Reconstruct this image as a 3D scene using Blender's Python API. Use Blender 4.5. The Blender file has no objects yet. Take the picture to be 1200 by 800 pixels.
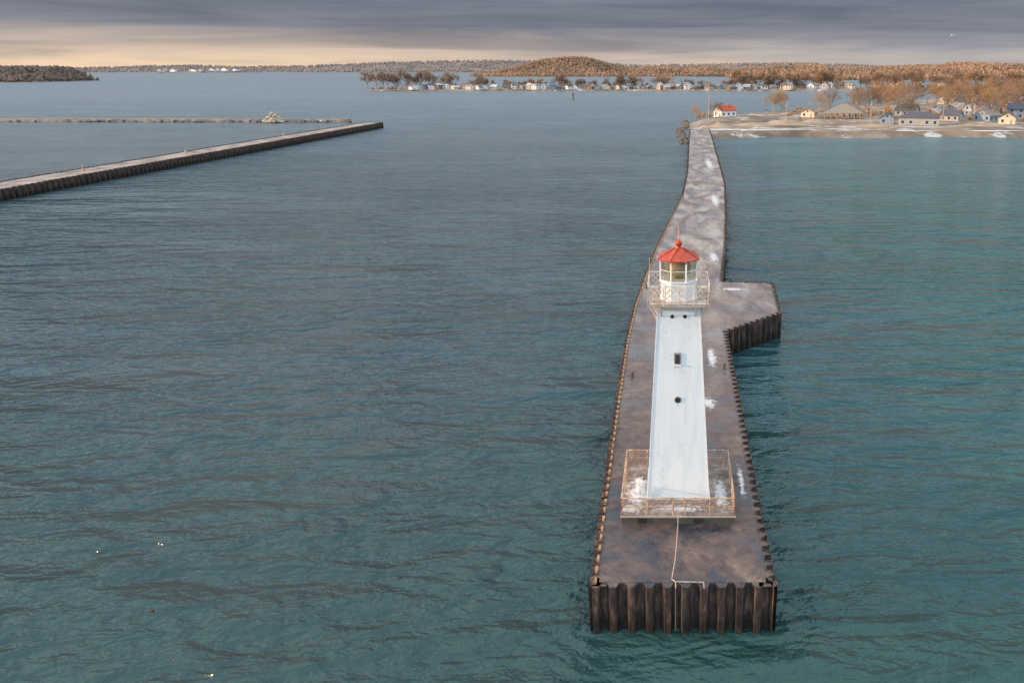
import bpy, bmesh, math, random
from mathutils import Vector, noise as mnoise, Matrix
random.seed(7)
scene = bpy.context.scene
scene.view_settings.view_transform = 'Standard'
scene.view_settings.look = 'None'
scene.view_settings.exposure = 0

# ------------------------------------------------------------------ materials
def new_mat(name):
    m = bpy.data.materials.new(name); m.use_nodes = True
    nt = m.node_tree; b = nt.nodes['Principled BSDF']
    return m, nt, b
def N(nt, t, **kw):
    n = nt.nodes.new(t)
    for k, v in kw.items():
        if k in n.inputs.keys(): n.inputs[k].default_value = v
        else: setattr(n, k, v)
    return n
def ramp(nt, stops, fac=None, interp='LINEAR'):
    r = nt.nodes.new('ShaderNodeValToRGB'); cr = r.color_ramp; cr.interpolation = interp
    while len(cr.elements) > 1: cr.elements.remove(cr.elements[-1])
    cr.elements[0].position = stops[0][0]; c = stops[0][1]; cr.elements[0].color = (*c, 1)
    for p, c in stops[1:]:
        e = cr.elements.new(p); e.color = (*c, 1)
    if fac is not None: nt.links.new(fac, r.inputs[0])
    return r
def coords(nt, scale=(1, 1, 1), rot=(0, 0, 0), kind='Object', loc=(0, 0, 0)):
    tc = nt.nodes.new('ShaderNodeTexCoord'); mp = nt.nodes.new('ShaderNodeMapping')
    mp.inputs['Scale'].default_value = scale; mp.inputs['Rotation'].default_value = rot
    mp.inputs['Location'].default_value = loc
    nt.links.new(tc.outputs[kind], mp.inputs[0]); return mp.outputs[0]
def noise(nt, vec, scale, detail=4, rough=.55, dist=0):
    n = N(nt, 'ShaderNodeTexNoise', Scale=scale, Detail=detail, Roughness=rough, Distortion=dist)
    nt.links.new(vec, n.inputs['Vector']); return n.outputs['Fac']
def math_(nt, op, a, b=None, clamp=False):
    n = nt.nodes.new('ShaderNodeMath'); n.operation = op; n.use_clamp = clamp
    for i, x in enumerate((a, b)):
        if x is None: continue
        if isinstance(x, (int, float)): n.inputs[i].default_value = x
        else: nt.links.new(x, n.inputs[i])
    return n.outputs[0]
def mix(nt, fac, a, b, blend='MIX'):
    n = nt.nodes.new('ShaderNodeMix'); n.data_type = 'RGBA'; n.blend_type = blend
    for idx, x in ((0, fac), (6, a), (7, b)):
        if isinstance(x, (int, float)): n.inputs[idx].default_value = x
        elif isinstance(x, tuple): n.inputs[idx].default_value = (*x, 1)
        else: nt.links.new(x, n.inputs[idx])
    return n.outputs[2]
def bump(nt, b, h, strength=.5, dist=.05):
    n = N(nt, 'ShaderNodeBump', Strength=strength, Distance=dist)
    nt.links.new(h, n.inputs['Height']); nt.links.new(n.outputs[0], b.inputs['Normal'])

_cache = {}
def simple(name, c1, c2=None, scale=3, rough=.8, metal=0, bmp=0):
    if name in _cache: return _cache[name]
    m, nt, b = new_mat(name)
    c2 = c2 or tuple(x * .7 for x in c1)
    v = coords(nt)
    f = noise(nt, v, scale)
    r = ramp(nt, [(.35, c2), (.65, c1)], f)
    nt.links.new(r.outputs[0], b.inputs['Base Color'])
    b.inputs['Roughness'].default_value = rough; b.inputs['Metallic'].default_value = metal
    if bmp: bump(nt, b, noise(nt, v, scale * 4), .6, bmp)
    _cache[name] = m
    return m

# water
def water_mat():
    m, nt, b = new_mat('lake_water')
    v1 = coords(nt, (.40, 1, 1), (0, 0, math.radians(-14)))
    v2 = coords(nt, (.6, 1, 1), (0, 0, math.radians(10)))
    v3 = coords(nt)
    n0 = noise(nt, v1, .10, 1, .5, .3)
    n1 = noise(nt, v1, .46, 2, .5, .5)
    n2 = noise(nt, v2, 1.4, 2, .6, .3)
    n3 = noise(nt, v3, 5, 1, .5)
    wv = nt.nodes.new('ShaderNodeTexWave'); wv.bands_direction = 'Y'
    for k, x in (('Scale', .085), ('Distortion', 9.0), ('Detail', 2), ('Detail Scale', .8), ('Detail Roughness', .65)): wv.inputs[k].default_value = x
    nt.links.new(v1, wv.inputs['Vector'])
    gust = ramp(nt, [(.35, (.5, .5, .5)), (.65, (1.2, 1.2, 1.2))], noise(nt, v1, .03, 3, .6, .5)).outputs[0]
    h = math_(nt, 'MULTIPLY', n1, 1.9)
    h = math_(nt, 'ADD', h, math_(nt, 'MULTIPLY', n2, .48))
    h = math_(nt, 'ADD', h, math_(nt, 'MULTIPLY', n3, .06))
    h = math_(nt, 'ADD', h, math_(nt, 'MULTIPLY', wv.outputs['Fac'], .24))
    h = math_(nt, 'MULTIPLY', h, gust)
    h = math_(nt, 'ADD', h, math_(nt, 'MULTIPLY', n0, 3.4))
    bump(nt, b, h, 1.0, 1.0)
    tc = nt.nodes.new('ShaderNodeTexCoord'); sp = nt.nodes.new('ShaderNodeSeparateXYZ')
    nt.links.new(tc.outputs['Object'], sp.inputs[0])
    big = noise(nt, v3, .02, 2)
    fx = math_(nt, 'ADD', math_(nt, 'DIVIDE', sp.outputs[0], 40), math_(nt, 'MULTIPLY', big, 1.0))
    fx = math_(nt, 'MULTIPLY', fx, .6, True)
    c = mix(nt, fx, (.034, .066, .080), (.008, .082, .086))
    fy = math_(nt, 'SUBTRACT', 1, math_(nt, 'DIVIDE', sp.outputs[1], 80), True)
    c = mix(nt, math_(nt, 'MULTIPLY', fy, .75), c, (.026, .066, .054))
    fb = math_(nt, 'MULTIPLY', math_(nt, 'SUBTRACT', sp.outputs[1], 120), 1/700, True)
    c = mix(nt, fb, c, (.11, .145, .175))  # far water: pale sky reflection put into the base colour
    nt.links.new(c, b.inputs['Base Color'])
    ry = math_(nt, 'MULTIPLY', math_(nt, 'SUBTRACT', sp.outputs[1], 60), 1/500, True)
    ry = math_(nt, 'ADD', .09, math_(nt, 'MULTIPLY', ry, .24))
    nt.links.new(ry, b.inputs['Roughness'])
    b.inputs['IOR'].default_value = 1.333
    return m

def ellmask(nt, v, ells):
    sp = nt.nodes.new('ShaderNodeSeparateXYZ'); nt.links.new(v, sp.inputs[0]); res = None
    for cx, cy, rx, ry in ells:
        a = math_(nt, 'POWER', math_(nt, 'ABSOLUTE', math_(nt, 'DIVIDE', math_(nt, 'SUBTRACT', sp.outputs[0], cx), rx)), 2)
        d = math_(nt, 'POWER', math_(nt, 'ABSOLUTE', math_(nt, 'DIVIDE', math_(nt, 'SUBTRACT', sp.outputs[1], cy), ry)), 2)
        e = math_(nt, 'SUBTRACT', 1, math_(nt, 'SQRT', math_(nt, 'ADD', a, d)))
        res = e if res is None else math_(nt, 'MAXIMUM', res, e)
    return math_(nt, 'MAXIMUM', res, 0)
def deck_mat():
    m, nt, b = new_mat('weathered_deck')
    v = coords(nt)
    f1 = noise(nt, v, .2, 5, .6, .8)
    f2 = noise(nt, v, 1.3, 5, .62)
    f3 = noise(nt, v, 14, 3, .6)
    c = ramp(nt, [(.41, (.048, .046, .060)), (.465, (.098, .070, .068)), (.56, (.138, .095, .083)), (.68, (.21, .15, .12))], f1).outputs[0]
    c2 = ramp(nt, [(.35, (.62, .62, .68)), (.6, (1.12, 1.07, 1.0))], f2).outputs[0]
    c = mix(nt, 1.0, c, c2, 'MULTIPLY')
    c3 = ramp(nt, [(.3, (.78, .78, .78)), (.7, (1.2, 1.2, 1.2))], f3).outputs[0]
    c = mix(nt, 1.0, c, c3, 'MULTIPLY')
    ck = math_(nt, 'ABSOLUTE', math_(nt, 'SUBTRACT', noise(nt, v, .33, 5, .6, .4), .5))
    c = mix(nt, 1.0, c, ramp(nt, [(0, (.3, .3, .35)), (.006, (1, 1, 1))], ck).outputs[0], 'MULTIPLY')
    sp = nt.nodes.new('ShaderNodeSeparateXYZ'); nt.links.new(v, sp.inputs[0])
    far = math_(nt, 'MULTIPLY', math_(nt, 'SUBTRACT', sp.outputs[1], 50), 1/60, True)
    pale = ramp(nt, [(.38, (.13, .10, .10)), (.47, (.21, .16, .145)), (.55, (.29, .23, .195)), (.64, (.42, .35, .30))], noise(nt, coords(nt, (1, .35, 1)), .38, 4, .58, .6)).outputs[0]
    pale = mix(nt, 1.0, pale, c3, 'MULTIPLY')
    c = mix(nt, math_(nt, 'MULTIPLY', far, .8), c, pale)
    em = ellmask(nt, v, [(2.9, 60.2, 1.0, 2.4), (3.6, 71, .8, 5.5), (4.5, 47, .4, 4.5), (7.5, 95.5, 3.0, 1.4), (5.8, 113, 1.5, 7), (8.5, 165, 1.6, 16), (10, 230, 2, 30)])
    sn = math_(nt, 'ADD', math_(nt, 'MULTIPLY', em, .45), noise(nt, v, 2.4, 7, .78, .4))
    sm_ = ramp(nt, [(.72, (0, 0, 0)), (.84, (1, 1, 1))], sn).outputs[0]
    c = mix(nt, math_(nt, 'MULTIPLY', sm_, .85), c, (.64, .62, .62))
    nt.links.new(c, b.inputs['Base Color'])
    rr = ramp(nt, [(.41, (.2, .2, .2)), (.5, (.65, .65, .65))], f1)
    nt.links.new(rr.outputs[0], b.inputs['Roughness'])
    bump(nt, b, math_(nt, 'ADD', f3, math_(nt, 'MULTIPLY', sm_, 1.5)), .4, .02)
    return m

def rust_mat():
    m, nt, b = new_mat('rusty_sheet_pile')
    v = coords(nt, (1.5, 1.5, .35)); v2 = coords(nt)
    f = noise(nt, v, 2.5, 6, .65)
    c = ramp(nt, [(.35, (.014, .012, .013)), (.5, (.045, .030, .026)), (.66, (.17, .10, .065))], f).outputs[0]
    sp = nt.nodes.new('ShaderNodeSeparateXYZ'); nt.links.new(v2, sp.inputs[0])
    wet = ramp(nt, [(.2, (.28, .30, .26)), (.5, (1, 1, 1))], math_(nt, 'DIVIDE', sp.outputs[2], 3))
    c = mix(nt, 1.0, c, wet.outputs[0], 'MULTIPLY')
    nt.links.new(c, b.inputs['Base Color']); b.inputs['Roughness'].default_value = .75
    bump(nt, b, f, .5, .03)
    return m

def paint_mat():
    m, nt, b = new_mat('white_tower_paint')
    v = coords(nt); vs = coords(nt, (2.5, 2.5, .35))
    f1 = noise(nt, vs, 1.2, 5, .6); f2 = noise(nt, v, 1.1, 6, .7, .8)
    c = ramp(nt, [(.25, (.66, .71, .74)), (.6, (.76, .80, .82))], f1).outputs[0]
    d = math_(nt, 'ABSOLUTE', math_(nt, 'SUBTRACT', f2, .5))
    crack = ramp(nt, [(0.0, (1, 1, 1)), (.006, (0, 0, 0))], d).outputs[0]
    msk = ramp(nt, [(.53, (0, 0, 0)), (.6, (1, 1, 1))], noise(nt, v, .55, 2)).outputs[0]
    k = mix(nt, 1.0, crack, msk, 'MULTIPLY')
    c = mix(nt, k, c, (.38, .38, .37))
    sp = nt.nodes.new('ShaderNodeSeparateXYZ'); nt.links.new(v, sp.inputs[0])
    low = math_(nt, 'MULTIPLY', math_(nt, 'SUBTRACT', math_(nt, 'ADD', 3.8, math_(nt, 'MULTIPLY', f1, 1.0)), sp.outputs[2]), .8, True)
    c = mix(nt, math_(nt, 'MULTIPLY', low, .3), c, (.50, .46, .42))
    nt.links.new(c, b.inputs['Base Color']); b.inputs['Roughness'].default_value = .5
    fr = math_(nt, 'FRACT', math_(nt, 'DIVIDE', sp.outputs[2], 1.22))
    seam = math_(nt, 'LESS_THAN', fr, .02)
    h = math_(nt, 'ADD', math_(nt, 'MULTIPLY', seam, -1), math_(nt, 'MULTIPLY', f1, .5))
    bump(nt, b, h, .35, .01)
    return m

def slab_mat():
    m, nt, b = new_mat('stained_concrete')
    v = coords(nt)
    f = noise(nt, v, 1.1, 6, .65, .3)
    c = ramp(nt, [(.3, (.10, .08, .075)), (.5, (.21, .16, .13)), (.66, (.40, .33, .28))], f).outputs[0]
    sp = nt.nodes.new('ShaderNodeSeparateXYZ'); nt.links.new(v, sp.inputs[0])
    low = math_(nt, 'MULTIPLY', math_(nt, 'SUBTRACT', 3.42, math_(nt, 'ADD', sp.outputs[2], math_(nt, 'MULTIPLY', f, .1))), 7, True)
    c = mix(nt, math_(nt, 'MULTIPLY', low, .9), c, (.045, .05, .04))
    lip = math_(nt, 'LESS_THAN', sp.outputs[1], 41.79)
    c = mix(nt, math_(nt, 'MULTIPLY', lip, .6), c, (.55, .48, .42))
    em = ellmask(nt, v, [(-2.3, 44.6, 1.3, 3.2), (2.95, 44.5, .7, 3.4), (.3, 42.7, 2.6, .7), (-2.6, 42.6, 1.0, .9)])
    sn = math_(nt, 'ADD', math_(nt, 'MULTIPLY', em, .42), noise(nt, v, 2.6, 7, .75, .3))
    c = mix(nt, math_(nt, 'MULTIPLY', ramp(nt, [(.66, (0, 0, 0)), (.82, (1, 1, 1))], sn).outputs[0], .8), c, (.68, .66, .66))
    nt.links.new(c, b.inputs['Base Color']); b.inputs['Roughness'].default_value = .85
    bump(nt, b, f, .5, .03)
    return m

def land_mat():
    m, nt, b = new_mat('sandy_ground')
    v = coords(nt, (1, .6, 1))
    f = noise(nt, v, .03, 6, .7, .5); g = noise(nt, v, .09, 6, .65)
    c = ramp(nt, [(.36, (.085, .06, .042)), (.5, (.20, .14, .095)), (.62, (.30, .23, .17))], f).outputs[0]
    s = ramp(nt, [(.56, (0, 0, 0)), (.63, (1, 1, 1))], g).outputs[0]
    c = mix(nt, s, c, (.48, .45, .43))
    nt.links.new(c, b.inputs['Base Color']); b.inputs['Roughness'].default_value = .95
    bump(nt, b, g, .6, .6)
    return m

def woods_mat(name, dark, mid, light):
    m, nt, b = new_mat(name)
    at = nt.nodes.new('ShaderNodeAttribute'); at.attribute_name = 'tint'
    v = coords(nt)
    f = noise(nt, v, .01, 4, .6)
    x = math_(nt, 'ADD', math_(nt, 'MULTIPLY', at.outputs['Fac'], .3), math_(nt, 'MULTIPLY', f, .75))
    c = ramp(nt, [(.3, dark), (.5, mid), (.75, light)], x).outputs[0]
    nt.links.new(c, b.inputs['Base Color']); b.inputs['Roughness'].default_value = 1
    b.inputs['Specular IOR Level'].default_value = .1
    return m

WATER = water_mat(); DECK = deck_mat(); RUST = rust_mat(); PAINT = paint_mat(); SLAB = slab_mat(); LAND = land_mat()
SNOW = simple('old_snow', (.74, .73, .74), (.50, .48, .50), 2.5, .7, 0, .02)
ROCK = simple('rock', (.20, .16, .13), (.07, .06, .055), .8, .9, 0, .1)
PALEROCK = simple('sunlit_rock', (.6, .5, .38), (.33, .26, .19), .5, .9, 0, .1)  # paler rock with warm sunlight put into its colour
RAILR = simple('rusty_rail', (.62, .44, .32), (.30, .16, .09), 4, .6)
RAILG = simple('galvanised_rail', (.76, .73, .70), (.46, .36, .28), 3, .5)
RED = simple('red_roof_paint', (.50, .065, .02), (.34, .04, .018), 3, .4)
DARK = simple('dark_opening', (.02, .02, .022), (.03, .03, .03), 4, .3)
WHITE = simple('white_paint', (.80, .81, .82), (.68, .69, .7), 2, .6)
CREAM = simple('lens_brass', (.55, .43, .24), (.38, .28, .14), 5, .3)
PIPE = simple('conduit', (.5, .43, .36), (.3, .22, .17), 6, .6)
BARK = simple('bare_tree_bark', (.34, .215, .13), (.20, .13, .08), .6, .95)
BARK2 = simple('bare_willow_bark', (.50, .29, .13), (.29, .175, .085), .6, .95)
BARKD = simple('distant_bark', (.33, .22, .145), (.20, .135, .095), .05, .95)
CONC = simple('breakwater_concrete', (.40, .32, .27), (.15, .12, .11), .25, .9, 0, .05)
SAND = simple('sand_pile', (.40, .29, .20), (.27, .2, .14), .15, .95)
WOODF = woods_mat('distant_woods_hazy', (.17, .15, .15), (.24, .20, .18), (.34, .265, .21))  # aerial haze put into the base colours
WOODH = woods_mat('hill_woods', (.15, .10, .072), (.26, .168, .112), (.38, .24, .145))  # browns lightened with some distance haze in the colour itself
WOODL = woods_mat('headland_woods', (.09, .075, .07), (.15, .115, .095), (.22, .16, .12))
def glass_mat():
    m, nt, b = new_mat('lantern_glass')
    tr = N(nt, 'ShaderNodeBsdfTransparent'); tr.inputs[0].default_value = (.84, .83, .76, 1)
    gl = N(nt, 'ShaderNodeBsdfGlossy'); gl.inputs['Roughness'].default_value = .05
    mx = N(nt, 'ShaderNodeMixShader'); mx.inputs[0].default_value = .2
    nt.links.new(tr.outputs[0], mx.inputs[1]); nt.links.new(gl.outputs[0], mx.inputs[2])
    nt.links.new(mx.outputs[0], nt.nodes['Material Output'].inputs[0]); nt.nodes.remove(b)
    return m
GLASS = glass_mat()
WIN = simple('window_glass', (.05, .06, .075), (.03, .035, .045), 1, .15)

# ------------------------------------------------------------------ mesh helpers
class MB:
    def __init__(s): s.v = []; s.f = []
    def add(s, vs, fs):
        o = len(s.v); s.v += [tuple(p) for p in vs]; s.f += [tuple(i + o for i in f) for f in fs]
    def box(s, c, d, rz=0):
        cx, cy, cz = c; hx, hy, hz = d[0]/2, d[1]/2, d[2]/2
        ca, sa = math.cos(rz), math.sin(rz)
        vs = []
        for z in (-hz, hz):
            for x, y in ((-hx, -hy), (hx, -hy), (hx, hy), (-hx, hy)):
                vs.append((cx + x*ca - y*sa, cy + x*sa + y*ca, cz + z))
        s.add(vs, [(3, 2, 1, 0), (4, 5, 6, 7), (0, 1, 5, 4), (1, 2, 6, 5), (2, 3, 7, 6), (3, 0, 4, 7)])
    def tube(s, a, b, r1, r2=None, n=6, cap=True):
        r2 = r1 if r2 is None else r2
        a = Vector(a); b = Vector(b); d = (b - a)
        if d.length < 1e-6: return
        d.normalize(); u = d.orthogonal().normalized(); w = d.cross(u)
        vs = []
        for p, r in ((a, r1), (b, r2)):
            for i in range(n):
                t = 2*math.pi*i/n; vs.append(p + u*(r*math.cos(t)) + w*(r*math.sin(t)))
        fs = [(i, (i+1) % n, n+(i+1) % n, n+i) for i in range(n)]
        if cap: fs += [tuple(range(n-1, -1, -1)), tuple(range(n, 2*n))]
        s.add(vs, fs)
    def lathe(s, cx, cy, prof, n=8, ph=0):
        o = len(s.v)
        for r, z in prof:
            for i in range(n):
                t = ph + 2*math.pi*i/n; s.v.append((cx + r*math.cos(t), cy + r*math.sin(t), z))
        for k in range(len(prof)-1):
            for i in range(n):
                s.f.append((o+k*n+i, o+k*n+(i+1) % n, o+(k+1)*n+(i+1) % n, o+(k+1)*n+i))
        s.f.append(tuple(o+i for i in range(n-1, -1, -1))); e = o+(len(prof)-1)*n
        s.f.append(tuple(e+i for i in range(n)))
    def obj(s, name, mat, parent=None, smooth=False):
        me = bpy.data.meshes.new(name); me.from_pydata(s.v, [], s.f); me.update()
        if smooth: me.polygons.foreach_set('use_smooth', [True]*len(me.polygons))
        ob = bpy.data.objects.new(name, me); scene.collection.objects.link(ob)
        if mat: me.materials.append(mat)
        if parent: ob.parent = parent
        return ob
def empty(name, loc=(0, 0, 0)):
    e = bpy.data.objects.new(name, None); scene.collection.objects.link(e); e.location = loc
    e.empty_display_size = .5; return e
def offset_poly(pts, d):
    """offset an open path to its right-hand side by d"""
    out = []
    for i, p in enumerate(pts):
        ns = []
        for a, b in ((i-1, i), (i, i+1)):
            if a < 0 or b >= len(pts): continue
            dx = pts[b][0]-pts[a][0]; dy = pts[b][1]-pts[a][1]; l = math.hypot(dx, dy)
            ns.append(Vector((dy/l, -dx/l)))
        n = sum(ns, Vector((0, 0))); n.normalize()
        k = 1/max(.4, n.dot(ns[0]))
        out.append((p[0]+n.x*d*k, p[1]+n.y*d*k))
    return out
def solid(name, pts, z0, z1, mat, parent=None):
    n = len(pts); b = MB()
    b.add([(x, y, z0) for x, y in pts] + [(x, y, z1) for x, y in pts],
          [tuple(range(n, 2*n))] + [(i, (i+1) % n, n+(i+1) % n, n+i) for i in range(n)])
    me_o = b.obj(name, mat, parent)
    bm = bmesh.new(); bm.from_mesh(me_o.data)
    bmesh.ops.triangulate(bm, faces=[f for f in bm.faces if len(f.verts) > 4]); bmesh.ops.recalc_face_normals(bm, faces=bm.faces)
    bm.to_mesh(me_o.data); bm.free()
    return me_o
def sheetpile(path, ztop, zcap, parent, period=.95, amp=.2, name='sheet_pile_wall', capmat=None, zb=-3):
    wall = MB(); cap = MB()
    for k in range(len(path)-1):
        a = Vector(path[k]); b = Vector(path[k+1]); L = (b-a).length
        d = (b-a)/L; n = Vector((d.y, -d.x)); cnt = max(1, round(L/period)); p = L/cnt
        pr = []
        for i in range(cnt):
            s = i*p; j = random.uniform(-.015, .015)
            pr += [(s, amp+j), (s+.32*p, amp+j), (s+.5*p, -amp+j), (s+.82*p, -amp+j)]
        pr.append((L, amp))
        out = [a + d*s + n*o for s, o in pr]; inn = [a + d*s + n*(o-.05) for s, o in pr]
        back = [a + d*s - n*.75 for s, o in pr]; m = len(pr)
        hz = [ztop+random.uniform(-.02, .03) for _ in pr]
        wall.add([(q.x, q.y, zb) for q in out] + [(q.x, q.y, h) for q, h in zip(out, hz)] + [(q.x, q.y, h) for q, h in zip(inn, hz)] + [(q.x, q.y, zcap-.3) for q in inn],
                 [(i, i+1, m+i+1, m+i) for i in range(m-1)] + [(m+i, m+i+1, 2*m+i+1, 2*m+i) for i in range(m-1)] + [(2*m+i, 2*m+i+1, 3*m+i+1, 3*m+i) for i in range(m-1)])
        cap.add([(q.x, q.y, zcap) for q in inn] + [(q.x, q.y, zcap) for q in back], [(i, i+1, m+i+1, m+i) for i in range(m-1)])
    wall.obj(name, RUST, parent); cap.obj('edge_cap', capmat or DECK, parent)

# ------------------------------------------------------------------ lake
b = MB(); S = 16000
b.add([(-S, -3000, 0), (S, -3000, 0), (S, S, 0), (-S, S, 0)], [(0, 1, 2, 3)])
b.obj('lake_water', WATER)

# ------------------------------------------------------------------ pier
ZD = 2.9
pier = empty('concrete_pier')
path = [(7.2, 362), (5.9, 315), (3.6, 214), (1.8, 170), (-.76, 141), (-2.6, 119.5), (-3.8, 101), (-4.5, 87.6), (-4.75, 75.6), (-4.65, 58.8), (-4.45, 43),
        (-4.35, 35.8), (5.3, 35.8), (5.3, 55), (5.4, 79), (11.9, 85.4), (12.6, 98.4), (6.1, 99.2), (7.8, 119.5), (9.8, 149.4), (12.1, 190), (14.8, 315), (15.6, 362)]
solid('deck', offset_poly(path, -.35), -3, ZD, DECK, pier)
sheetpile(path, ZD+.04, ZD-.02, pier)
b = MB()   # bent-over clutch plates that stand proud along the lake edge
for (x0, y0), (x1, y1) in zip(path[3:11], path[4:12]):
    a = Vector((x0, y0)); c = Vector((x1, y1)); L = (c-a).length; n = int(L/.95); d = (c-a)/L
    for i in range(n):
        p = a+d*(i+.66+random.uniform(-.05, .05))*(L/n)
        q = p+Vector((d.y, -d.x))*-.16
        b.box((q.x, q.y, ZD+.08), (.14, .42, random.uniform(.12, .24)), math.atan2(d.y, d.x)+math.pi/2)
b.obj('pile_clutches', simple('bright_rust', (.50, .30, .15), (.25, .14, .08), 2, .8), pier)
b = MB()
def xe(y, side):
    pts = path[:12][::-1] if side < 0 else [path[12], path[13], path[14], path[17]] + path[18:]
    for (x0, y0), (x1, y1) in zip(pts, pts[1:]):
        if min(y0, y1) <= y <= max(y0, y1): return x0 + (x1-x0)*(y-y0)/(y1-y0)
    return pts[-1][0]
for y in (52, 61, 70, 79, 93, 108, 126, 150, 178, 208, 240, 280):
    xl, xr = xe(y, -1)+.8, xe(y, 1)-.8
    b.add([(xl, y, ZD+.004), (xr, y, ZD+.004), (xr, y+.06, ZD+.004), (xl, y+.06, ZD+.004)], [(0, 1, 2, 3)])
b.obj('expansion_joints', simple('joint_seal', (.07, .055, .05), (.12, .09, .08), 1, .8), pier)
b = MB()
cd = [(.25, 41.72, 3.4), (.25, 41.7, 2.97), (.22, 41.0, 2.97), (.08, 38.2, 2.96), (-.1, 36.3, 2.96), (.1, 36.1, 2.96), (1.6, 36.05, 2.96)]
for p, q in zip(cd, cd[1:]): b.tube(p, q, .035)
b.tube((.1, 36.1, 2.96), (.1, 35.5, 2.96), .035); b.tube((1.6, 36.05, 2.96), (1.6, 35.5, 2.96), .035)
b.obj('conduit', PIPE, pier)
b = MB()
b.tube((.1, 35.5, 2.98), (.1, 35.5, .3), .03); b.tube((.42, 35.5, 2.98), (.42, 35.5, .3), .02)
b.obj('down_pipe', simple('dull_pipe', (.14, .11, .09), None, 3), pier)
b = MB()   # mooring bollards
for x, y in ((-3.7, 66), (-3.4, 96), (4.6, 68)):
    b.lathe(x, y, [(.2, ZD-.02), (.2, ZD+.06), (.11, ZD+.1), (.11, ZD+.34), (.19, ZD+.38), (.19, ZD+.46), (.05, ZD+.5)], 12)
b.obj('bollards', simple('cast_iron', (.12, .08, .06), None, 3), pier)

def patch(mb, x, y, z, rx, ry, h, n=26):
    ph = random.uniform(0, 99); vs = [(x, y, z+h)]
    for ring, k in ((.55, .75), (1, 0)):
        for i in range(n):
            t = 2*math.pi*i/n
            r = ring*(.7+1.1*mnoise.noise(Vector((math.cos(t)*1.9+ph, math.sin(t)*1.9, ph)))+.22*random.random())
            vs.append((x+rx*r*math.cos(t), y+ry*r*math.sin(t), z+h*k*random.uniform(.6, 1.1) if k else z-.01))
    fs = [(0, 1+i, 1+(i+1) % n) for i in range(n)] + [(1+i, 1+n+i, 1+n+(i+1) % n, 1+(i+1) % n) for i in range(n)]
    mb.add(vs, fs)

# ------------------------------------------------------------------ lighthouse
LX, LY = .28, 45.72
lh = empty('pyramid_lighthouse', (LX, LY, ZD))
def lo(mb, name, mat, smooth=False):
    o = mb.obj(name, mat, None, smooth); o.parent = lh; o.matrix_parent_inverse = Matrix.Translation((-LX, -LY, -ZD)); return o
b = MB(); zs = 3.5
b.box((.25, 45.05, (ZD-.05+zs-.1)/2), (6.7, 6.3, zs-.1-ZD+.05)); lo(b, 'foundation', SLAB)
b = MB(); b.box((.25, 45.05, zs-.05), (6.95, 6.55, .1)); lo(b, 'foundation_slab', SLAB)
b = MB()
for x in (-1.9, 1.5): b.box((x, 41.88, 3.12), (.5, .1, .22))
lo(b, 'foundation_vents', DARK)
z0, z1, h0, h1 = zs, 15.6, 1.92, 1.235
def half(z): return h0 + (h1-h0)*(z-z0)/(z1-z0)
b = MB(); lv = []
nz = 24
for k in range(nz+1):
    z = z0+(z1-z0)*k/nz; h = half(z)
    lv += [(LX-h, LY-h, z), (LX+h, LY-h, z), (LX+h, LY+h, z), (LX-h, LY+h, z)]
b.add(lv, [(4*k+i, 4*k+(i+1) % 4, 4*k+4+(i+1) % 4, 4*k+4+i) for k in range(nz) for i in range(4)])
lo(b, 'tower_walls', PAINT)
b = MB()
b.box((LX, LY, 3.53), (3.98, 3.98, .08)); b.box((LX, LY, 15.66), (2.62, 2.62, .12)); b.box((LX, LY, 15.8), (2.9, 2.9, .16))
for sx, sy in ((-1, -1), (1, -1), (1, 1), (-1, 1)):
    b.tube((LX+sx*h0, LY+sy*h0, z0), (LX+sx*h1, LY+sy*h1, z1), .045, n=4)
lo(b, 'trim', WHITE)
def fy(z): return LY-half(z)
def fquad(mb, cx, cz, w, h, d):
    """panel standing d proud of the sloping front wall"""
    za, zb_ = cz-h/2, cz+h/2
    vs = []
    for dd in (-.03, d):
        for x, z in ((cx-w/2, za), (cx+w/2, za), (cx+w/2, zb_), (cx-w/2, zb_)): vs.append((x, fy(z)-dd, z))
    mb.add(vs, [(4, 5, 6, 7), (0, 1, 5, 4), (1, 2, 6, 5), (2, 3, 7, 6), (3, 0, 4, 7)])
b = MB(); fquad(b, LX-.06, 12.62, .40, .74, .06); lo(b, 'window_frame', simple('grey_frame', (.34, .31, .29), (.2, .17, .15), 5, .6))
b = MB(); fquad(b, LX-.06, 12.62, .26, .56, .075)
lo(b, 'window_pane', WIN)
b = MB(); fquad(b, LX-.06, 12.24, .46, .06, .14); lo(b, 'window_sill', WHITE)
def disc(mb, cx, cz, r, d, n=20, depth=.08):
    mb.tube((cx, fy(cz)+depth, cz), (cx, fy(cz)-d, cz-.0), r, n=n)
b = MB(); disc(b, LX-.04, 10.05, .2, .05); disc(b, LX-.37, 15.2, .115, .035); disc(b, LX+.37, 15.2, .115, .035); lo(b, 'porthole_rims', simple('porthole_rim', (.16, .14, .13), (.08, .07, .06), 5, .5))
b = MB(); disc(b, LX-.04, 10.05, .12, .065); disc(b, LX-.37, 15.2, .085, .05); disc(b, LX+.37, 15.2, .085, .05); lo(b, 'porthole_glass', DARK)
b = MB()
b.box((LX, LY+half(4.6)-.02, 4.62), (1.0, .2, 2.1)); lo(b, 'door', simple('door_paint', (.35, .06, .04), (.25, .04, .03), 4, .5))
b = MB()
for sx in (-1, 1):
    for oy in (-1.0, 0, 1.0):
        a = (LX+sx*1.26, LY+oy, 14.9); c = (LX+sx*1.75, LY+oy, 15.85)
        b.tube(a, c, .055, n=4); b.tube((LX+sx*1.26, LY+oy, 15.3), (LX+sx*1.5, LY+oy, 15.85), .035, n=4)
    for ox in (-1.0, 1.0):
        b.tube((LX+ox, LY+sx*1.26, 15.2), (LX+ox, LY+sx*1.75, 15.85), .05, n=4)
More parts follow.
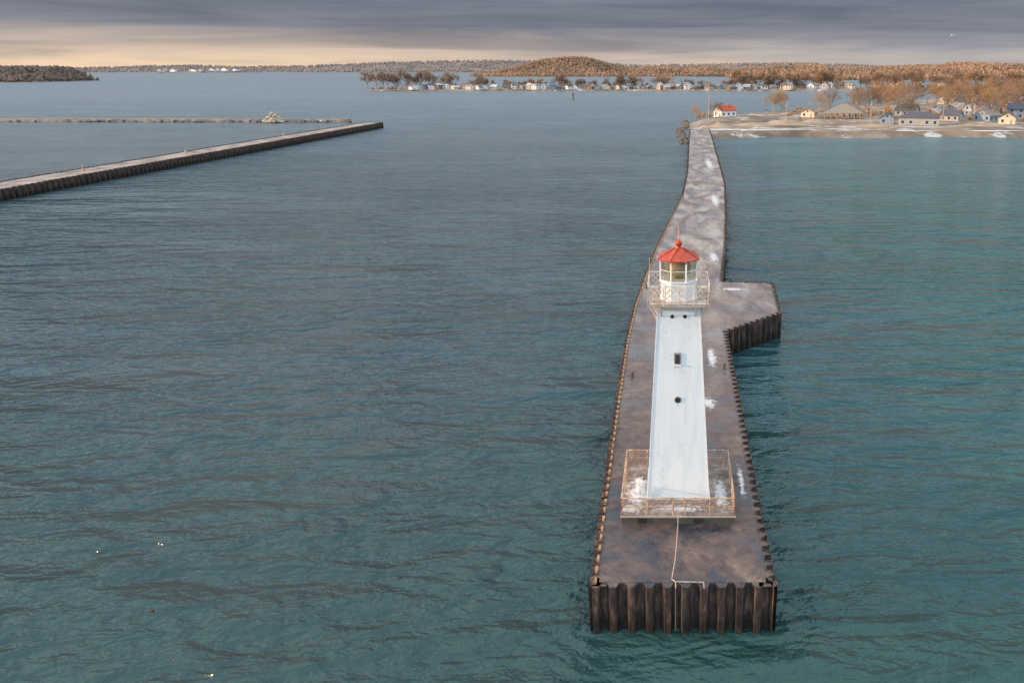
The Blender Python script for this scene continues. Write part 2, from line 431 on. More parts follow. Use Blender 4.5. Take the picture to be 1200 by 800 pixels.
lo(b, 'gallery_brackets', RAILG)
b = MB(); b.box((LX, LY, 15.95), (3.6, 3.6, .12)); lo(b, 'gallery_deck', simple('gallery_deck_paint', (.56, .46, .38), (.28, .19, .13), 1.5, .7))
def railing(mbp, mbm, x0, y0, x1, y1, z, h, sp, mesh, r=.03, rails=(1, .5), lat=.3, mr=.013):
    a = Vector((x0, y0, z)); c = Vector((x1, y1, z)); L = (c-a).length; n = max(1, round(L/sp)); d = (c-a)/L
    for i in range(n+1):
        p = a+(c-a)*i/n; mbp.tube(p, p+Vector((0, 0, h)), r)
    for k in rails:
        mbp.tube(a+Vector((0, 0, h*k)), c+Vector((0, 0, h*k)), r*.9)
    if mesh:
        m = max(2, round(L/lat)); lo_, hi = .06, h-.03; st = L/m
        nrow = max(1, round((hi-lo_)/st)); rs = (hi-lo_)/nrow
        for i in range(m):
            for j in range(nrow):
                p = a+d*(i*st); z_ = lo_+j*rs; q = p+d*st
                mbm.tube(p+Vector((0, 0, z_)), q+Vector((0, 0, z_+rs)), mr, n=4, cap=False)
                mbm.tube(p+Vector((0, 0, z_+rs)), q+Vector((0, 0, z_)), mr, n=4, cap=False)
p_, m_ = MB(), MB(); g = 1.76; zg = 16.01
cs = [(-g, -g), (g, -g), (g, g), (-g, g)]
for i in range(4):
    a, c = cs[i], cs[(i+1) % 4]
    railing(p_, m_, LX+a[0], LY+a[1], LX+c[0], LY+c[1], zg, 1.12, .9, True, .036, (1, .08), .35, .018)
lo(p_, 'gallery_railing', RAILG); lo(m_, 'gallery_mesh', RAILG)
p_, m_ = MB(), MB()
xa, xb, ya, yb = .25-3.38, .25+3.38, 41.9, 48.2
railing(p_, m_, xa, ya, -.05, ya, zs, 1.15, 1.5, False, .045); railing(p_, m_, .7, ya, xb, ya, zs, 1.15, 1.4, False, .045)
railing(p_, m_, -.05, ya+.02, .7, ya+.02, zs, 1.15, .8, False, .035)
railing(p_, m_, xb, ya, xb, yb, zs, 1.15, 1.5, True, .045); railing(p_, m_, xb, yb, xa, yb, zs, 1.15, 1.5, True, .045, (1, .5))
railing(p_, m_, xa, yb, xa, ya, zs, 1.15, 1.5, True, .045)
q_ = MB(); railing(q_, m_, xa, ya, xb, ya, zs, 1.15, 1.2, True, .02, (1, .5), .38, .009)
lo(p_, 'base_railing', RAILR); lo(m_, 'base_railing_mesh', RAILR)
b = MB()
for x, y, rx, ry, h in ((-2.15, 44.9, .42, 1.1, .22), (-2.35, 44.0, .4, .6, .16), (-2.2, 46.0, .35, .6, .2)):
    patch(b, x, y, zs+.005, rx, ry, h)
lo(b, 'drifted_snow', SNOW, True)
ph = math.pi/8
b = MB(); R = 1.14
b.lathe(LX, LY, [(R+.05, 16.0), (R+.05, 16.1), (R, 16.12), (R, 17.1), (R+.07, 17.12), (R+.07, 17.2), (R-.1, 17.21)], 8, ph); lo(b, 'lantern_parapet', WHITE)
b = MB()
b.lathe(LX, LY, [(R-.02, 17.2), (R-.02, 18.36)], 8, ph); b.f = b.f[:8]; lo(b, 'lantern_glazing', GLASS)
b = MB()
for i in range(8):
    t = ph+i*math.pi/4; x, y = LX+R*math.cos(t), LY+R*math.sin(t); b.tube((x, y, 17.2), (x, y, 18.38), .05)
    t2 = t+math.pi/4; x2, y2 = LX+R*math.cos(t2), LY+R*math.sin(t2)
    b.tube((x, y, 17.8), (x2, y2, 17.8), .018)
lo(b, 'glazing_bars', WHITE)
b = MB(); b.lathe(LX, LY, [(.3, 17.1), (.3, 17.4), (.6, 17.45), (.74, 17.75), (.68, 18.1), (.5, 18.2), (.3, 18.3)], 16); lo(b, 'beacon_lens', CREAM, True)
b = MB()
prof = [(R+.02, 18.36), (R+.16, 18.38), (R+.17, 18.44)]
prof += [(.72, 18.72), (.25, 18.98), (.17, 19.0), (.15, 19.12)]
b.lathe(LX, LY, prof, 8, ph)
for i in range(8):
    t = ph+i*math.pi/4; b.tube((LX+1.3*math.cos(t), LY+1.3*math.sin(t), 18.45), (LX+.25*math.cos(t), LY+.25*math.sin(t), 19.0), .025, n=5)
lo(b, 'lantern_roof', RED)
b = MB(); b.lathe(LX, LY, [(.05, 19.1), (.17, 19.15), (.22, 19.27), (.17, 19.39), (.06, 19.45), (.04, 19.5)], 14); lo(b, 'ventilator_ball', RED, True)
b = MB(); b.tube((LX, LY, 19.45), (LX, LY, 20.3), .03); b.tube((LX+.55, LY+.5, 18.8), (LX+.55, LY+.5, 19.5), .012)
b.tube((LX-1.76, LY+1.76, 17.1), (LX-1.76, LY+1.76, 18.0), .025)
lo(b, 'lightning_rod', RAILR)

# ------------------------------------------------------------------ breakwaters
bw = empty('breakwater')
p2 = [(-153.8, 60), (-152.7, 200), (-145, 410), (-154.5, 412), (-163, 200), (-164, 60)]
sheetpile(p2, ZD-.2, ZD-.4, bw, 1.9, .4, capmat=CONC)
solid('deck', offset_poly(p2, -.6), -3, ZD-.36, CONC, bw)
b = MB()
for y in (175, 215, 262, 330): b.box((-157, y, 2.9), (.6, .6, .8)); b.tube((-157, y, 3.2), (-157, y, 4.6), .08)
b.obj('mooring_posts', RAILR, bw)

def rocks(name, pts, mat, zscale=.7):
    bm = bmesh.new()
    for x, y, z, r in pts:
        M = Matrix.Translation((x, y, z)) @ Matrix.Rotation(random.uniform(0, 6), 4, 'Z') @ Matrix.Diagonal((r*random.uniform(.8, 1.4), r*random.uniform(.7, 1.1), r*zscale, 1))
        res = bmesh.ops.create_icosphere(bm, subdivisions=1, radius=1, matrix=M)
        for v in res['verts']: v.co += Vector([random.uniform(-.22, .22)*r for _ in range(3)])
    me = bpy.data.meshes.new(name); bm.to_mesh(me); bm.free(); me.materials.append(mat)
    o = bpy.data.objects.new(name, me); scene.collection.objects.link(o); return o
pts = []
for i in range(420):
    x = random.uniform(-520, -176); y = 452+random.gauss(0, 1.4)+(-x-180)*.02
    pts.append((x, y, random.uniform(.1, .9), random.uniform(.7, 1.2)))
rocks('stone_breakwater', pts, ROCK)
b = MB(); b.box((-350, 455, .7), (345, 3.2, 1.9), math.radians(-1.1)); b.obj('breakwater_wall', CONC)
pts = []
for i in range(150):
    t = random.uniform(0, 6.28); r = random.random()**.7*5.5
    pts.append((-218+r*math.cos(t), 449+r*.6*math.sin(t), .5+(5.5-r)*.9*random.random(), random.uniform(.6, 1.1)))
rocks('rubble_mound', pts, PALEROCK)
pts = [(random.uniform(-205, -178), 450+random.uniform(-1, 1), random.uniform(.5, 1.2), random.uniform(.3, .6)) for i in range(14)]
rocks('snowy_rocks', pts, SNOW)
pts = []
for i in range(260):
    y = random.uniform(322, 455); pts.append((5.2-(y-322)*.012-random.random()*2.6 + (3.5 if y > 400 else 0), y, random.uniform(-.4, .9), random.uniform(.6, 1.1)))
rocks('rock_jetty', pts, ROCK)

# ------------------------------------------------------------------ land
def landmass(name, outline, slope, z, mat):
    bm = bmesh.new()
    rough = []
    for (x0, y0), (x1, y1) in zip(outline, outline[1:]+outline[:1]):
        L = math.hypot(x1-x0, y1-y0); k = max(1, int(L/16))
        nx, ny = -(y1-y0)/L, (x1-x0)/L
        for i in range(k):
            t = i/k; x, y = x0+(x1-x0)*t, y0+(y1-y0)*t
            o = 3.0*mnoise.noise(Vector((x*.03, y*.03, 2))) if i else 0
            rough.append((x+nx*o, y+ny*o))
    outline = rough
    inner = offset_poly(outline+[outline[0], outline[1]], -slope)[1:len(outline)+1]
    inner = [inner[-1]]+inner[:-1]
    n = len(outline)
    o = [bm.verts.new((x, y, -1.2)) for x, y in outline]
    i_ = [bm.verts.new((x, y, z)) for x, y in inner]
    for k in range(n): bm.faces.new((o[k], o[(k+1) % n], i_[(k+1) % n], i_[k]))
    f = bm.faces.new(i_); bmesh.ops.triangulate(bm, faces=[f])
    bmesh.ops.recalc_face_normals(bm, faces=bm.faces)
    me = bpy.data.meshes.new(name); bm.to_mesh(me); bm.free(); me.materials.append(mat)
    ob = bpy.data.objects.new(name, me); scene.collection.objects.link(ob); return ob
near_land = [(2, 350), (20, 338), (45, 352), (75, 343), (110, 350), (160, 345), (240, 352), (420, 330), (700, 340), (700, 900), (430, 905), (330, 830), (235, 760), (180, 690), (105, 590), (60, 545), (15, 495), (2, 440)]
landmass('sandy_shore', near_land, 14, 1.7, LAND)
spit = [(-392, 1052), (-370, 1038), (-250, 1030), (-60, 1034), (120, 1028), (300, 1020), (700, 1000), (1500, 980), (1500, 1250), (500, 1150), (120, 1110), (-100, 1096), (-300, 1090), (-380, 1075)]
landmass('barrier_spit', spit, 8, 1.8, LAND)
def mound(mb, x, y, z, rx, ry, h, n=24):
    rings = 6; vs = [(x, y, z+h)]; ph = random.uniform(0, 50)
    for r in range(1, rings+1):
        for i in range(n):
            t = 2*math.pi*i/n; k = r/rings; w = 1+.25*mnoise.noise(Vector((math.cos(t)+ph, math.sin(t), k)))
            zz = z+h*(math.cos(k*math.pi)*.5+.5)*(1+.3*mnoise.noise(Vector((math.cos(t)*2+ph, math.sin(t)*2, k*3)))) if r < rings else z-.2
            vs.append((x+rx*k*w*math.cos(t), y+ry*k*w*math.sin(t), zz))
    fs = [(0, 1+i, 1+(i+1) % n) for i in range(n)]
    for r in range(rings-1):
        for i in range(n): fs.append((1+r*n+i, 1+(r+1)*n+i, 1+(r+1)*n+(i+1) % n, 1+r*n+(i+1) % n))
    mb.add(vs, fs)
b = MB()
for a in ((55, 410, 16, 9, 2.6), (72, 420, 12, 8, 2.0), (38, 400, 14, 8, 1.6), (95, 395, 20, 6, 1.2), (150, 400, 22, 7, 1.4), (22, 395, 8, 10, 2.0), (190, 400, 18, 6, 1.3)):
    mound(b, a[0], a[1], 1.6, a[2], a[3], a[4])
b.obj('sand_mounds', SAND, smooth=True)
b = MB()
for i in range(26):
    patch(b, random.uniform(20, 230), random.uniform(366, 392), 1.72, random.uniform(4, 14), random.uniform(.5, 1.2), .15)
b.obj('beach_snow', SNOW)

# ------------------------------------------------------------------ ridges and woods
def woods(name, region, hf, count, size, mat, seed, squash=1.1):
    """terrain sheet with a canopy of crumpled crowns, all one mesh"""
    rnd = random.Random(seed); x0, x1, y0, y1 = region
    vs, fs, tint = [], [], []
    nx, ny = 90, 12
    for j in range(ny+1):
        for i in range(nx+1):
            x = x0+(x1-x0)*i/nx; y = y0+(y1-y0)*j/ny
            vs.append((x, y, hf(x, y))); tint.append(.1)
    for j in range(ny):
        for i in range(nx):
            a = j*(nx+1)+i; fs.append((a, a+1, a+nx+2, a+nx+1))
    for k in range(count):
        x = rnd.uniform(x0, x1); y = y0+(y1-y0)*rnd.random()**1.4
        z = hf(x, y)
        if z < .6: continue
        s = size*rnd.uniform(.5, 1.2); o = len(vs); n = 5; t0 = rnd.uniform(0, 6)
        tv = rnd.random()
        vs.append((x+rnd.uniform(-.2, .2)*s, y, z+s*squash*rnd.uniform(.8, 1.2))); tint.append(tv)
        for zz, rr in ((.75, .34), (.35, .5), (-.1, .3)):
            for i in range(n):
                t = t0+i*6.283/n; r = s*rr*rnd.uniform(.5, 1.4)
                vs.append((x+r*math.cos(t), y+r*math.sin(t), z+s*squash*(zz+rnd.uniform(-.2, .2)))); tint.append(tv)
        for i in range(n): fs.append((o, o+1+i, o+1+(i+1) % n))
        for r in range(2):
            for i in range(n): fs.append((o+1+r*n+i, o+1+(r+1)*n+i, o+1+(r+1)*n+(i+1) % n, o+1+r*n+(i+1) % n))
    me = bpy.data.meshes.new(name); me.from_pydata(vs, [], fs); me.update()
    at = me.attributes.new('tint', 'FLOAT', 'POINT'); at.data.foreach_set('value', tint)
    me.materials.append(mat); ob = bpy.data.objects.new(name, me); scene.collection.objects.link(ob)
def sm(a, b_, x):
    t = max(0, min(1, (x-a)/(b_-a))); return t*t*(3-2*t)
def far_h(x, y):
    base = 21+18*mnoise.noise(Vector((x*.0013, 3.3, 0)))+7*mnoise.noise(Vector((x*.004, 9, 0)))
    base += 24*sm(-2500, -1500, x)-8*sm(-900, -300, x)
    return -1+base*sm(4050, 4600, y)
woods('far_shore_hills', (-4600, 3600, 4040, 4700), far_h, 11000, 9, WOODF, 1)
def hill_h(x, y):
    d = (x+329)/165.0
    h = 52*math.exp(-abs(d)**2.4*.8)*(1+.1*mnoise.noise(Vector((x*.012, 0, 0))))
    h = max(h, 20*sm(-620, -500, x)*(1-sm(300, 500, x))*(1+.45*mnoise.noise(Vector((x*.008, 4, 0)))))
    return -1+h*sm(2420, 2640, y)*(1-.6*sm(2700, 2900, y))
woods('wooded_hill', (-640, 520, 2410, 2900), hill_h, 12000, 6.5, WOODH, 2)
def right_h(x, y):
    h = 25+12*mnoise.noise(Vector((x*.003, 1, 0)))+7*mnoise.noise(Vector((x*.012, 5, 0)))
    return -1+h*sm(120, 320, x)*sm(1780, 2250, y)
woods('wooded_shore', (100, 1600, 1770, 2400), right_h, 14000, 7, WOODH, 3)
def head_h(x, y):
    return -1+22*(1-sm(-1290, -1225, x))*sm(1590, 1680, y)
woods('wooded_headland', (-2000, -1220, 1585, 1800), head_h, 6000, 7.5, WOODL, 4)

# ------------------------------------------------------------------ bare trees
def tree_template(seed, depth, kids, H, twig, spread=.55):
    rnd = random.Random(seed); mb = MB()
    def grow(p, d, L, r, lev):
        q = p+d*L; bend = Vector((rnd.uniform(-.1, .1), rnd.uniform(-.1, .1), .03))*L
        mid = p+d*L*.5+bend
        r2 = max(r*.62, twig)
        mb.tube(p, mid, r, (r+r2)/2, 4 if lev < 2 else 3, False); mb.tube(mid, q, (r+r2)/2, r2, 4 if lev < 2 else 3, False)
        if lev >= depth: return
        n = kids+(1 if rnd.random() < .4 else 0)
        az = rnd.uniform(0, 6.28)
        for i in range(n):
            az += 2.4+rnd.uniform(-.5, .5)
            u = d.orthogonal().normalized(); w = d.cross(u)
            sp = spread*rnd.uniform(.35, 1.35)
            nd = (d*math.cos(sp)+(u*math.cos(az)+w*math.sin(az))*math.sin(sp)+Vector((0, 0, .14))).normalized()
            s = q if i < 1 else p+(q-p)*rnd.uniform(.45, 1.0)
            grow(s, nd, L*rnd.uniform(.62, .95)*(1.25 if lev == 0 else 1), r2*rnd.uniform(.6, .85), lev+1)
    grow(Vector((0, 0, -.3)), Vector((rnd.uniform(-.08, .08), rnd.uniform(-.08, .08), 1)).normalized(), H*.17, H*.018, 0)
    m = max(v[2] for v in mb.v); k = H/m
    mb.v = [(x*k, y*k, z*k) for x, y, z in mb.v]
    return mb
def place(mb, T, x, y, z, s, rz):
    c, s_ = math.cos(rz)*s, math.sin(rz)*s; o = len(mb.v)
    mb.v += [(x+a*c-b_*s_, y+a*s_+b_*c, z+h*s) for a, b_, h in T.v]; mb.f += [tuple(i+o for i in f) for f in T.f]
near_T = [tree_template(10+i, 5, 3, 20, .04, .5+.05*i) for i in range(5)]
near_me = []
for i, T in enumerate(near_T):
    me = bpy.data.meshes.new('bare_tree_mesh'); me.from_pydata(T.v, [], T.f); me.materials.append(BARK if i < 3 else BARK2); near_me.append(me)
far_T = [tree_template(30+i, 4, 4, 20, .085, .5+.06*i) for i in range(5)]
TZ = 1.6
tl = [(62, 512, 15), (68, 520, 13), (88, 500, 14), (119, 462, 23), (98, 520, 16), (106, 480, 15), (135, 500, 18), (150, 455, 17), (163, 452, 15), (172, 440, 19), (186, 470, 20),
      (140, 540, 18), (158, 560, 20), (175, 530, 16), (200, 500, 18), (210, 560, 19), (225, 610, 20), (190, 600, 18), (250, 560, 19), (205, 432, 13),
      (150, 610, 16), (176, 640, 17), (270, 640, 20), (300, 690, 21), (240, 700, 19), (330, 740, 20), (290, 600, 18), (260, 740, 18), (350, 800, 20), (128, 575, 15), (12, 455, 8), (24, 470, 9)]
for k in range(60):
    y = random.uniform(450, 870); xm = 95+max(0, y-480)*.60; tl.append((random.uniform(xm, max(xm+30, .47*y)), y, random.uniform(12, 22)))
for i, (x, y, h) in enumerate(tl):
    o = bpy.data.objects.new('bare_tree', near_me[random.randrange(5)]); scene.collection.objects.link(o)
    s = h/20; o.location = (x, y, TZ); o.scale = (s*random.uniform(.9, 1.25), s*random.uniform(.9, 1.25), s); o.rotation_euler = (0, 0, random.uniform(0, 6))
row = MB(); row2 = MB()
for x in [-390+i*8+random.uniform(-6, 6) for i in range(14)]: place(row, random.choice(far_T), x, 1066+random.uniform(-6, 14), TZ, random.uniform(.8, 1.35), random.uniform(0, 6))
for i in range(75):
    x = random.uniform(-290, 90); place(row, random.choice(far_T), x, 1062+random.uniform(-4, 26), TZ, random.choice((.4, .5, .6, .7, .9)), random.uniform(0, 6))
for i in range(90):
    x = random.uniform(80, 560); place(row2, random.choice(far_T), x, 1062+random.uniform(0, 80), TZ, random.uniform(.55, 1.25), random.uniform(0, 6))
row.obj('distant_tree_row', BARKD); row2.obj('distant_tree_row', BARK)
def shrubs(name, lst, mat):
    mb = MB()
    for x, y, z, r in lst:
        for k in range(60):
            t = random.uniform(0, 6.28); e = random.uniform(.25, 1.5)
            d = Vector((math.cos(t)*math.cos(e), math.sin(t)*math.cos(e), math.sin(e)))*r*random.uniform(.6, 1.2)
            p = Vector((x, y, z)); mb.tube(p+d*.1, p+d, .06, .03, 3, False)
            for _ in range(2):
                q = p+d*random.uniform(.5, .9); mb.tube(q, q+Vector((random.uniform(-.4, .4), random.uniform(-.4, .4), random.uniform(.1, .5)))*r*.5, .04, .025, 3, False)
    mb.obj(name, mat)
shrubs('willow_scrub', [(14, 458, 1.6, 3), (20, 462, 1.6, 3.4), (17, 470, 1.6, 3)] + [(random.uniform(130, 235), random.uniform(425, 560), 1.6, random.uniform(2, 4.5)) for i in range(44)] + [(random.uniform(60, 130), random.uniform(450, 560), 1.6, random.uniform(1.2, 2.6)) for i in range(22)], BARK2)
shrubs('spit_scrub', [(random.uniform(-385, 540), random.uniform(1040, 1075), 1.6, random.uniform(1.5, 4)) for i in range(120)], BARKD)

# ------------------------------------------------------------------ houses
cols = {'white': (.80, .79, .77), 'cream': (.68, .60, .47), 'grey': (.42, .42, .42), 'blue': (.27, .34, .42), 'tan': (.44, .35, .26), 'brown': (.22, .16, .13)}
roofs = {'greyroof': (.19, .19, .215), 'brownroof': (.16, .125, .11), 'darkroof': (.09, .09, .11), 'tanroof': (.26, .22, .18), 'snowyroof': (.46, .45, .46)}
def M(k):
    c = cols.get(k) or roofs.get(k); return simple(k+'_siding' if k in cols else k, c, tuple(v*.82 for v in c), .8, .8)
def house(x, y, z, w, d, h, rh, wall, roof, rz=0, name='house', hip=False, wins=True):
    e = empty(name, (x, y, z)); e.rotation_euler = (0, 0, rz)
    b = MB(); hw, hd = w/2, d/2
    vs = [(-hw, -hd, -.3), (hw, -hd, -.3), (hw, hd, -.3), (-hw, hd, -.3), (-hw, -hd, h), (hw, -hd, h), (hw, hd, h), (-hw, hd, h)]
    fs = [(0, 1, 5, 4), (1, 2, 6, 5), (2, 3, 7, 6), (3, 0, 4, 7)]
    if not hip:
        vs += [(0, -hd, h+rh), (0, hd, h+rh)]; fs += [(4, 5, 8), (6, 7, 9)]
    b.add(vs, fs); b.obj('walls', M(wall), e)
    b = MB(); o = .45; t = .18
    if hip:
        rl = max(0, (w-d)/2)
        b.add([(-hw-o, -hd-o, h-.1), (hw+o, -hd-o, h-.1), (hw+o, hd+o, h-.1), (-hw-o, hd+o, h-.1), (-hw-o, -hd-o, h+.1), (hw+o, -hd-o, h+.1), (hw+o, hd+o, h+.1), (-hw-o, hd+o, h+.1), (-rl, 0, h+rh), (rl, 0, h+rh)],
              [(0, 1, 5, 4), (1, 2, 6, 5), (2, 3, 7, 6), (3, 0, 4, 7), (4, 5, 9, 8), (5, 6, 9), (6, 7, 8, 9), (7, 4, 8), (3, 2, 1, 0)])
    else:
        k = rh/hw
        for s in (-1, 1):
            x0 = s*(hw+o); z0_ = h-o*k
            b.add([(0, -hd-o, h+rh+.02), (0, hd+o, h+rh+.02), (x0, hd+o, z0_+.02), (x0, -hd-o, z0_+.02), (0, -hd-o, h+rh+t), (0, hd+o, h+rh+t), (x0, hd+o, z0_+t), (x0, -hd-o, z0_+t)],
                  [(0, 1, 2, 3), (4, 5, 6, 7), (3, 2, 6, 7), (0, 3, 7, 4), (1, 2, 6, 5)])
        b.box((hw*.4, hd*.3, h+rh*.9), (.7, .7, rh*.9))
    b.obj('roof', M(roof), e)
    if wins:
        b = MB(); n = max(2, int(w/3.2)); fl = 1 if h < 4.2 else 2
        for f in range(fl):
            for i in range(n):
                wx = -hw+w*(i+.5)/n
                if f == 0 and i == n//2: continue
                b.box((wx, -hd-.02, 1.6+2.7*f), (1.15, .06, 1.3))
        m = max(2, int(d/3.2))
        for f in range(fl):
            for i in range(m):
                for s in (-1, 1): b.box((s*(hw+.02), -hd+d*(i+.5)/m, 1.6+2.7*f), (.06, 1.1, 1.3))
        if not hip: b.box((0, -hd-.02, h+rh*.35), (.9, .06, .9))
        b.obj('windows', WIN, e)
        b = MB(); b.box((-hw+w*(n//2+.5)/n, -hd-.03, 1.0), (1.0, .08, 2.1)); b.obj('door', M('tan' if wall != 'tan' else 'white'), e)
    return e
wl = ['white', 'white', 'cream', 'grey', 'blue', 'tan', 'cream', 'brown', 'grey', 'white', 'white', 'tan']; rl_ = list(roofs)
def hrot(): return random.choice((-.75, -.45, .3, .9, 1.2, -1.1))+random.uniform(-.15, .15)
x = -325
while x < 140:
    w_ = random.uniform(5.5, 11)
    house(x, 1044+random.uniform(-2, 12), 1.7, w_, random.uniform(6, 10), random.choice((2.8, 3.2, 3.6, 5.2)), random.uniform(1.6, 3.4), random.choice(wl), random.choice(rl_), hrot())
    x += w_*.7+random.choice((2.5, 3.5, 4, 5, 9))
for i in range(50):
    house(random.uniform(120, 540), random.uniform(1036, 1110), 1.7, random.uniform(7, 13), random.uniform(8, 12), random.choice((3.2, 5, 5.4)), random.uniform(2.0, 3.6), random.choice(wl), random.choice(rl_), hrot())
placed = []
def free(x, y, r=15):
    for a, c in placed:
        if math.hypot(a-x, c-y) < r: return False
    placed.append((x, y)); return True
free(94, 462, 1); free(121, 405, 1); free(29, 477, 1); free(105, 462, 1); free(168, 415, 1)
tries = 0; cnt = 0
while cnt < 70 and tries < 4000:
    tries += 1; y = random.uniform(430, 860); xmin = 126+max(0, y-480)*.55; x = random.uniform(xmin, max(xmin+25, .48*y))
    if free(x, y):
        cnt += 1
        house(x, y, 1.6, random.uniform(7, 11), random.uniform(8, 12), random.choice((3, 3, 5.2)), random.uniform(2.2, 3.4), random.choice(wl), random.choice(rl_), hrot())
cols['redroofw'] = (.5, .085, .035)
house(29.5, 477, 1.6, 7, 11, 3.6, 2.4, 'white', 'redroofw', -.95, 'boathouse')
house(121, 407, 1.6, 19, 9, 3.6, 2.6, 'grey', 'darkroof', -.3, 'beach_house', True)
house(108, 417, 1.6, 7, 8, 3.0, 2.0, 'blue', 'darkroof', -.3, 'beach_house')
house(168, 415, 1.6, 8, 7, 3.2, 2.2, 'cream', 'brownroof', -.5, 'beach_cottage')
house(77, 470, 1.6, 8, 6, 2.8, 1.8, 'cream', 'tanroof', -.5, 'beach_cottage')
e = empty('picnic_pavilion', (94, 458, 1.6)); e.rotation_euler = (0, 0, -.3)
b = MB()
for i in range(-3, 4):
    for yy in (-4.4, 0, 4.4): b.box((i*3.2, yy, 1.5), (.3, .3, 3.4))
b.obj('posts', M('tan'), e)
b = MB(); b.add([(-11, -5.8, 3), (11, -5.8, 3), (11, 5.8, 3), (-11, 5.8, 3), (-11, -5.8, 3.25), (11, -5.8, 3.25), (11, 5.8, 3.25), (-11, 5.8, 3.25), (-2, 0, 7.6), (2, 0, 7.6)],
              [(0, 1, 5, 4), (1, 2, 6, 5), (2, 3, 7, 6), (3, 0, 4, 7), (4, 5, 9, 8), (5, 6, 9), (6, 7, 8, 9), (7, 4, 8), (3, 2, 1, 0)])
b.obj('roof', M('tanroof'), e)
for i in range(16):
    house(random.uniform(-2450, -2050), random.uniform(3950, 4035), 3+random.random()*6, random.uniform(16, 34), 14, random.uniform(5, 9), 4, 'grey' if i % 3 else 'white', random.choice(rl_), random.uniform(-.6, -.2), 'lakefront_house', False, False)
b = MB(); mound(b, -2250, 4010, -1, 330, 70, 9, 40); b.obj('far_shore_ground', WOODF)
def pole(x, y, h, name='utility_pole', mast=False):
    b = MB(); b.tube((x, y, 1.4), (x, y, 1.6+h), .2, .12)
    if mast: b.tube((x-1.6, y, h*.82), (x+1.6, y, h*.82), .08); b.tube((x, y, h*.5), (x-3.5, y, 1.6), .03)
    else: b.box((x, y, 1.2+h), (2.2, .14, .14)); b.box((x+.3, y, h-.2), (.4, .4, .8))
    b.obj(name, simple('pole_wood', (.5, .42, .34), None, 1))
pole(19, 450, 20, 'signal_mast', True)
for x, y in ((60, 440), (104, 436), (140, 430), (186, 428), (208, 480)): pole(x, y, 10)
b = MB(); b.tube((-92, 760, -1), (-92, 760, 4), .8, .6, 8); b.lathe(-92, 760, [(1.2, 4), (1.2, 4.3), (.8, 4.4), (.8, 6), (.2, 6.6)], 8); b.obj('channel_marker', simple('marker_paint', (.1, .16, .12), None, 1))
def bird(name, x, y, z, s, wing, mat):
    bm = MB(); prof = [(.02, -.5), (.14, -.38), (.2, -.1), (.2, .1), (.12, .32), (.07, .42)]
    n = 8
    for r, t in prof:
        for i in range(n):
            a = 6.283*i/n; bm.v.append((x+s*t, y+s*r*math.cos(a), z+s*(r*.8*math.sin(a)+.1)))
    for k in range(len(prof)-1):
        for i in range(n): bm.f.append((k*n+i, k*n+(i+1) % n, (k+1)*n+(i+1) % n, (k+1)*n+i))
    bm.tube((x+s*.38, y, z+s*.12), (x+s*.46, y, z+s*.36), s*.07, s*.06)
    bm.lathe(x+s*.48, y, [(s*.03, z+s*.28), (s*.1, z+s*.34), (s*.1, z+s*.42), (s*.03, z+s*.48)], 8)
    bm.tube((x+s*.56, y, z+s*.38), (x+s*.7, y, z+s*.35), s*.035, s*.01)
    if wing:
        for q in (-1, 1):
            bm.add([(x+s*.15, y, z+s*.2), (x-s*.15, y, z+s*.2), (x-s*.1, y+q*s*.55, z+s*.5), (x+s*.2, y+q*s*.5, z+s*.52), (x-s*.2, y+q*s*1.2, z+s*.4)], [(0, 1, 2, 3), (3, 2, 4)])
    bm.obj(name, mat)
bird('duck', -29.5, 37.5, -.02, .42, False, simple('duck_feathers', (.10, .065, .045), None, 20))
bird('gull', 49, 150, 34, .7, True, simple('gull_feathers', (.6, .6, .6), None, 20))

# ------------------------------------------------------------------ sky, sun, camera
sd = Vector((-.96, -.16, .175)).normalized()
w = bpy.data.worlds.new('World'); scene.world = w; w.use_nodes = True
nt = w.node_tree; nt.nodes.clear()
out = nt.nodes.new('ShaderNodeOutputWorld')
sky = nt.nodes.new('ShaderNodeTexSky'); sky.sky_type = 'NISHITA'; sky.sun_disc = False
sky.sun_elevation = math.asin(sd.z); sky.sun_rotation = math.atan2(sd.x, sd.y)
bg1 = N(nt, 'ShaderNodeBackground', Strength=.12); nt.links.new(sky.outputs[0], bg1.inputs[0])
tc = nt.nodes.new('ShaderNodeTexCoord'); sp = nt.nodes.new('ShaderNodeSeparateXYZ'); nt.links.new(tc.outputs['Generated'], sp.inputs[0])
X_, Y_, Z_ = sp.outputs
v = coords(nt, (1.9, 1.9, 38), kind='Generated', rot=(0, math.radians(.8), 0)); st = noise(nt, v, 1.0, 4, .55, .9)
st2 = noise(nt, coords(nt, (3.6, 3.6, 56), kind='Generated', loc=(3, 1, 2.3)), 1.0, 5, .55, .8)
zz = math_(nt, 'ADD', Z_, math_(nt, 'MULTIPLY', math_(nt, 'SUBTRACT', st, .5), .055))
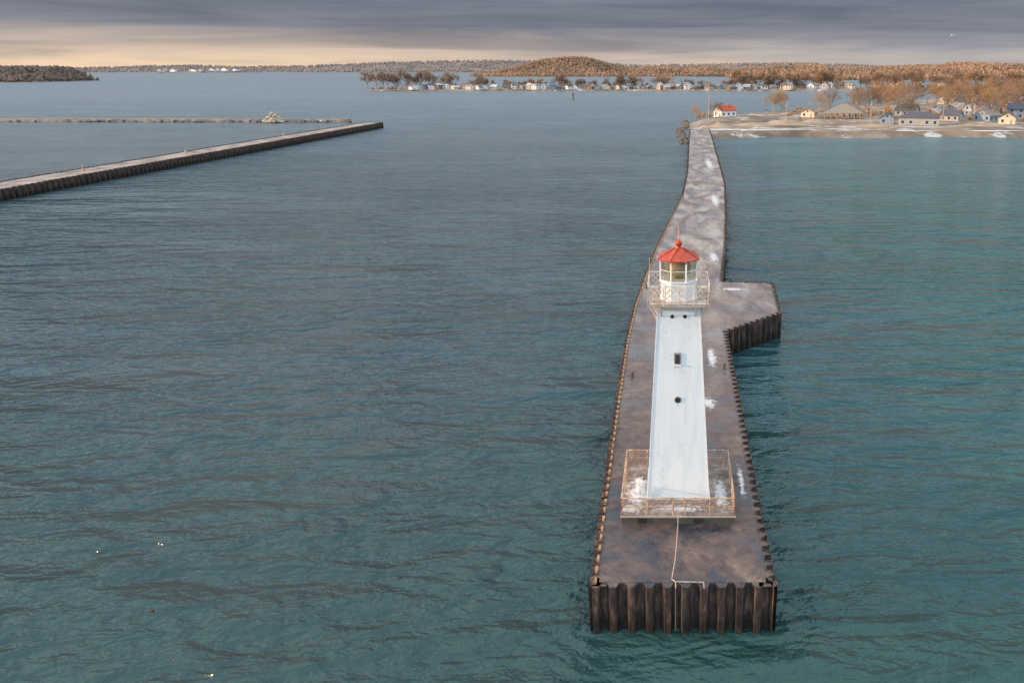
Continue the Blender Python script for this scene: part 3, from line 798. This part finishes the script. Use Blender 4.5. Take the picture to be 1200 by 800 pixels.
zr = math_(nt, 'POWER', math_(nt, 'MAXIMUM', zz, 0), .5)
c = ramp(nt, [(0, (.50, .46, .45)), (.10, (.45, .425, .44)), (.145, (.335, .34, .395)), (.185, (.22, .235, .305)), (.235, (.145, .165, .235)), (.3, (.19, .215, .285)), (.42, (.55, .63, .73)), (.65, (.98, 1.12, 1.24)), (1, (1.3, 1.5, 1.66))], zr).outputs[0]
warm = math_(nt, 'MULTIPLY', math_(nt, 'SUBTRACT', .30, X_), 1.3, True)
low = math_(nt, 'SUBTRACT', 1, math_(nt, 'MULTIPLY', Z_, 23), True)
c = mix(nt, math_(nt, 'MULTIPLY', math_(nt, 'MULTIPLY', warm, low), .9), c, (.86, .64, .45))
k = ramp(nt, [(.36, (.78, .80, .85)), (.62, (1.20, 1.16, 1.10))], st2).outputs[0]
c = mix(nt, 1.0, c, k, 'MULTIPLY')
beh = math_(nt, 'ADD', 1, math_(nt, 'MULTIPLY', math_(nt, 'MULTIPLY', Y_, -1, True), .9))  # unseen sky behind the camera brightened to light the tower front
bg2 = nt.nodes.new('ShaderNodeBackground'); nt.links.new(c, bg2.inputs[0]); nt.links.new(beh, bg2.inputs[1])
ms = nt.nodes.new('ShaderNodeMixShader'); ms.inputs[0].default_value = .9
nt.links.new(bg1.outputs[0], ms.inputs[1]); nt.links.new(bg2.outputs[0], ms.inputs[2]); nt.links.new(ms.outputs[0], out.inputs[0])

L = bpy.data.lights.new('sun', 'SUN'); L.energy = 5.0; L.angle = math.radians(.6); L.color = (1, .62, .33); L.specular_factor = .0
so = bpy.data.objects.new('sun', L); scene.collection.objects.link(so); so.rotation_euler = sd.to_track_quat('Z', 'Y').to_euler(); so.location = (-60, 0, 60)
cam = bpy.data.cameras.new('camera'); co = bpy.data.objects.new('camera', cam); scene.collection.objects.link(co)
cam.lens = 28; cam.sensor_width = 36; cam.shift_x = -.158; cam.clip_end = 40000; cam.clip_start = .5
co.location = (0, 0, 29); co.rotation_euler = (math.radians(90-19.04), 0, 0)
scene.camera = co
